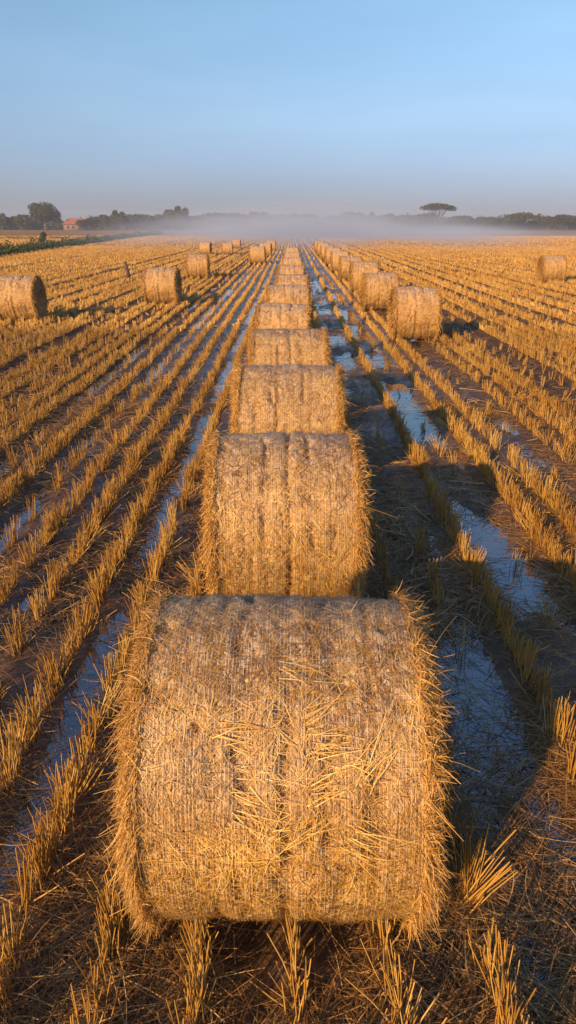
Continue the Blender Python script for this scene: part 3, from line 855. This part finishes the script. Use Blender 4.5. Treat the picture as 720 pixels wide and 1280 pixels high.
put_tree('tree', fx(104, 346), 346, 0.74, PROTO[0], 'dark bushy tree standing directly in front of the farmhouse', 'tree', TG, 1.0)

# hedge between the two fields, on the left
pts = [(-26.0, 60.0), (-28.4, 75.0), (-29.4, 92), (-31.6, 123), (-35.5, 170), (-40.5, 238)]
lob = []
g = np.random.default_rng(12)
for (x0, y0), (x1, y1) in zip(pts[:-1], pts[1:]):
    d = math.hypot(x1 - x0, y1 - y0); k = int(d / 0.9)
    for i in range(k):
        t = i / k
        hh = 0.50 + 0.40 * g.random() + (0.5 if g.random() < 0.08 else 0) + t * 0.1
        lob.append(((x0 + (x1 - x0) * t + g.normal(0, .4), y0 + (y1 - y0) * t, hh * 0.35), (0.9 + .4 * g.random(), 0.9, hh * 0.62)))
hedge = bpy.data.objects.new('hedge', leaves(lob, 26000, 0.13, 95, M_HEDGE, 0.3)); C.objects.link(hedge)
tag(hedge, 'long low green hedge dividing the left field from the main stubble field', 'hedge')
# hedge foot bank across the second field
lob = []
for k in range(90):
    x = -125 + k * 0.95
    lob.append(((x, 150 + 0.10 * (x + 80) + g.normal(0, .3), 0.12), (0.8, 0.8, 0.32 + 0.2 * g.random())))
h2 = bpy.data.objects.new('hedge', leaves(lob, 5000, 0.12, 96, M_HEDGE, 0.3)); C.objects.link(h2)
tag(h2, 'thin dark line of weeds crossing the pale field beyond the long hedge', 'hedge')
# small bush in the far left field
lobes = [((0, 0, 0.9), (0.5, 0.5, 0.7)), ((0.2, 0.1, 1.3), (0.35, 0.35, 0.4)), ((-0.2, 0, 0.5), (0.5, 0.4, 0.4))]
bush = empty('bush', (-37.5, 116, 0)); tag(bush, 'small dark upright bush alone in the pale field beyond the hedge', 'bush')
child('foliage', leaves(lobes, 500, 0.12, 97, M_HEDGE, 0.2), bush)
child('stem', limb_mesh([(((0, 0, -.1), .06), ((0.05, 0, 1.0), .03))], 'stem'), bush)

# weathered stump standing in the left of the field
sb = limb_mesh([(((0, 0, -.05), .085), ((-0.05, 0, .35), .07)), (((-0.05, 0, .34), .07), ((-0.11, 0.02, .72), .05)), (((-.05, 0, .5), .03), ((0.05, .02, .66), .015)), (((-.10, .02, .70), .05), ((-.115, .02, .73), .02))], 'wooden_stump')
so = bpy.data.objects.new('wooden_stump', sb); C.objects.link(so); so.location = (-8.5, 39.6, 0); so.scale = (1.35, 1.35, 1.3)
tag(so, 'thin weathered wooden stump leaning in the stubble left of the lone bale', 'stump')

# ------------------------------------------------------------------ air
def volume_box(name, lo, hi, build):
    o = box(name, lo, hi, None or M_WOOD, None)
    o.data.materials.clear()
    m = bpy.data.materials.new(name); m.use_nodes = True; nt = m.node_tree
    nt.nodes.remove(nt.nodes['Principled BSDF'])
    v = nt.nodes.new('ShaderNodeVolumePrincipled')
    nt.links.new(v.outputs[0], nt.nodes['Material Output'].inputs['Volume'])
    build(nt, v); o.data.materials.append(m)
    tag(o, kind='stuff')
    return o, m
def hz(nt, v):
    v.inputs['Color'].default_value = (0.62, 0.74, 1.0, 1)
    v.inputs['Density'].default_value = 0.0005
    v.inputs['Anisotropy'].default_value = 0.0
volume_box('haze', (-1520, -70, -1.2), (1520, 1520, 24), hz)

MB0, MB1 = (-75, 62, 0.02), (105, 345, 12.5)
def mist(nt, v):
    v.inputs['Color'].default_value = (0.56, 0.70, 1.0, 1)
    v.inputs['Anisotropy'].default_value = 0.0
    tc = nt.nodes.new('ShaderNodeTexCoord'); ob = tc.outputs['Object']
    def blob(c, r):
        mp = nt.nodes.new('ShaderNodeMapping'); mp.vector_type = 'POINT'
        mp.inputs['Scale'].default_value = [1 / q for q in r]
        mp.inputs['Location'].default_value = [-a / q for a, q in zip(c, r)]
        nt.links.new(ob, mp.inputs['Vector'])
        ln = nt.nodes.new('ShaderNodeVectorMath'); ln.operation = 'LENGTH'; nt.links.new(mp.outputs[0], ln.inputs[0])
        d = mth(nt, 'SUBTRACT', 1.0, ln.outputs['Value'], True)
        return mth(nt, 'POWER', d, 1.9)
    d = mth(nt, 'MULTIPLY', blob((3, 190, 0.0), (48, 155, 8.4)), 0.075)
    d = mth(nt, 'ADD', d, mth(nt, 'MULTIPLY', blob((26, 215, 0.0), (72, 155, 3.8)), 0.026))
    n = nd(nt, 'ShaderNodeTexNoise', Scale=1.0, Detail=3.0)
    mp = nt.nodes.new('ShaderNodeMapping'); mp.inputs['Scale'].default_value = (0.055, 0.03, 0.30); nt.links.new(ob, mp.inputs['Vector']); nt.links.new(mp.outputs[0], n.inputs['Vector'])
    k = ramp(nt, n.outputs['Fac'], [(0.36, (0.12, 0.12, 0.12)), (0.64, (1.7, 1.7, 1.7))])
    nt.links.new(mth(nt, 'MULTIPLY', d, k), v.inputs['Density'])
mo, mm = volume_box('mist', MB0, MB1, mist)
mo['label'] = 'low bank of pale morning mist lying over the far middle of the field'
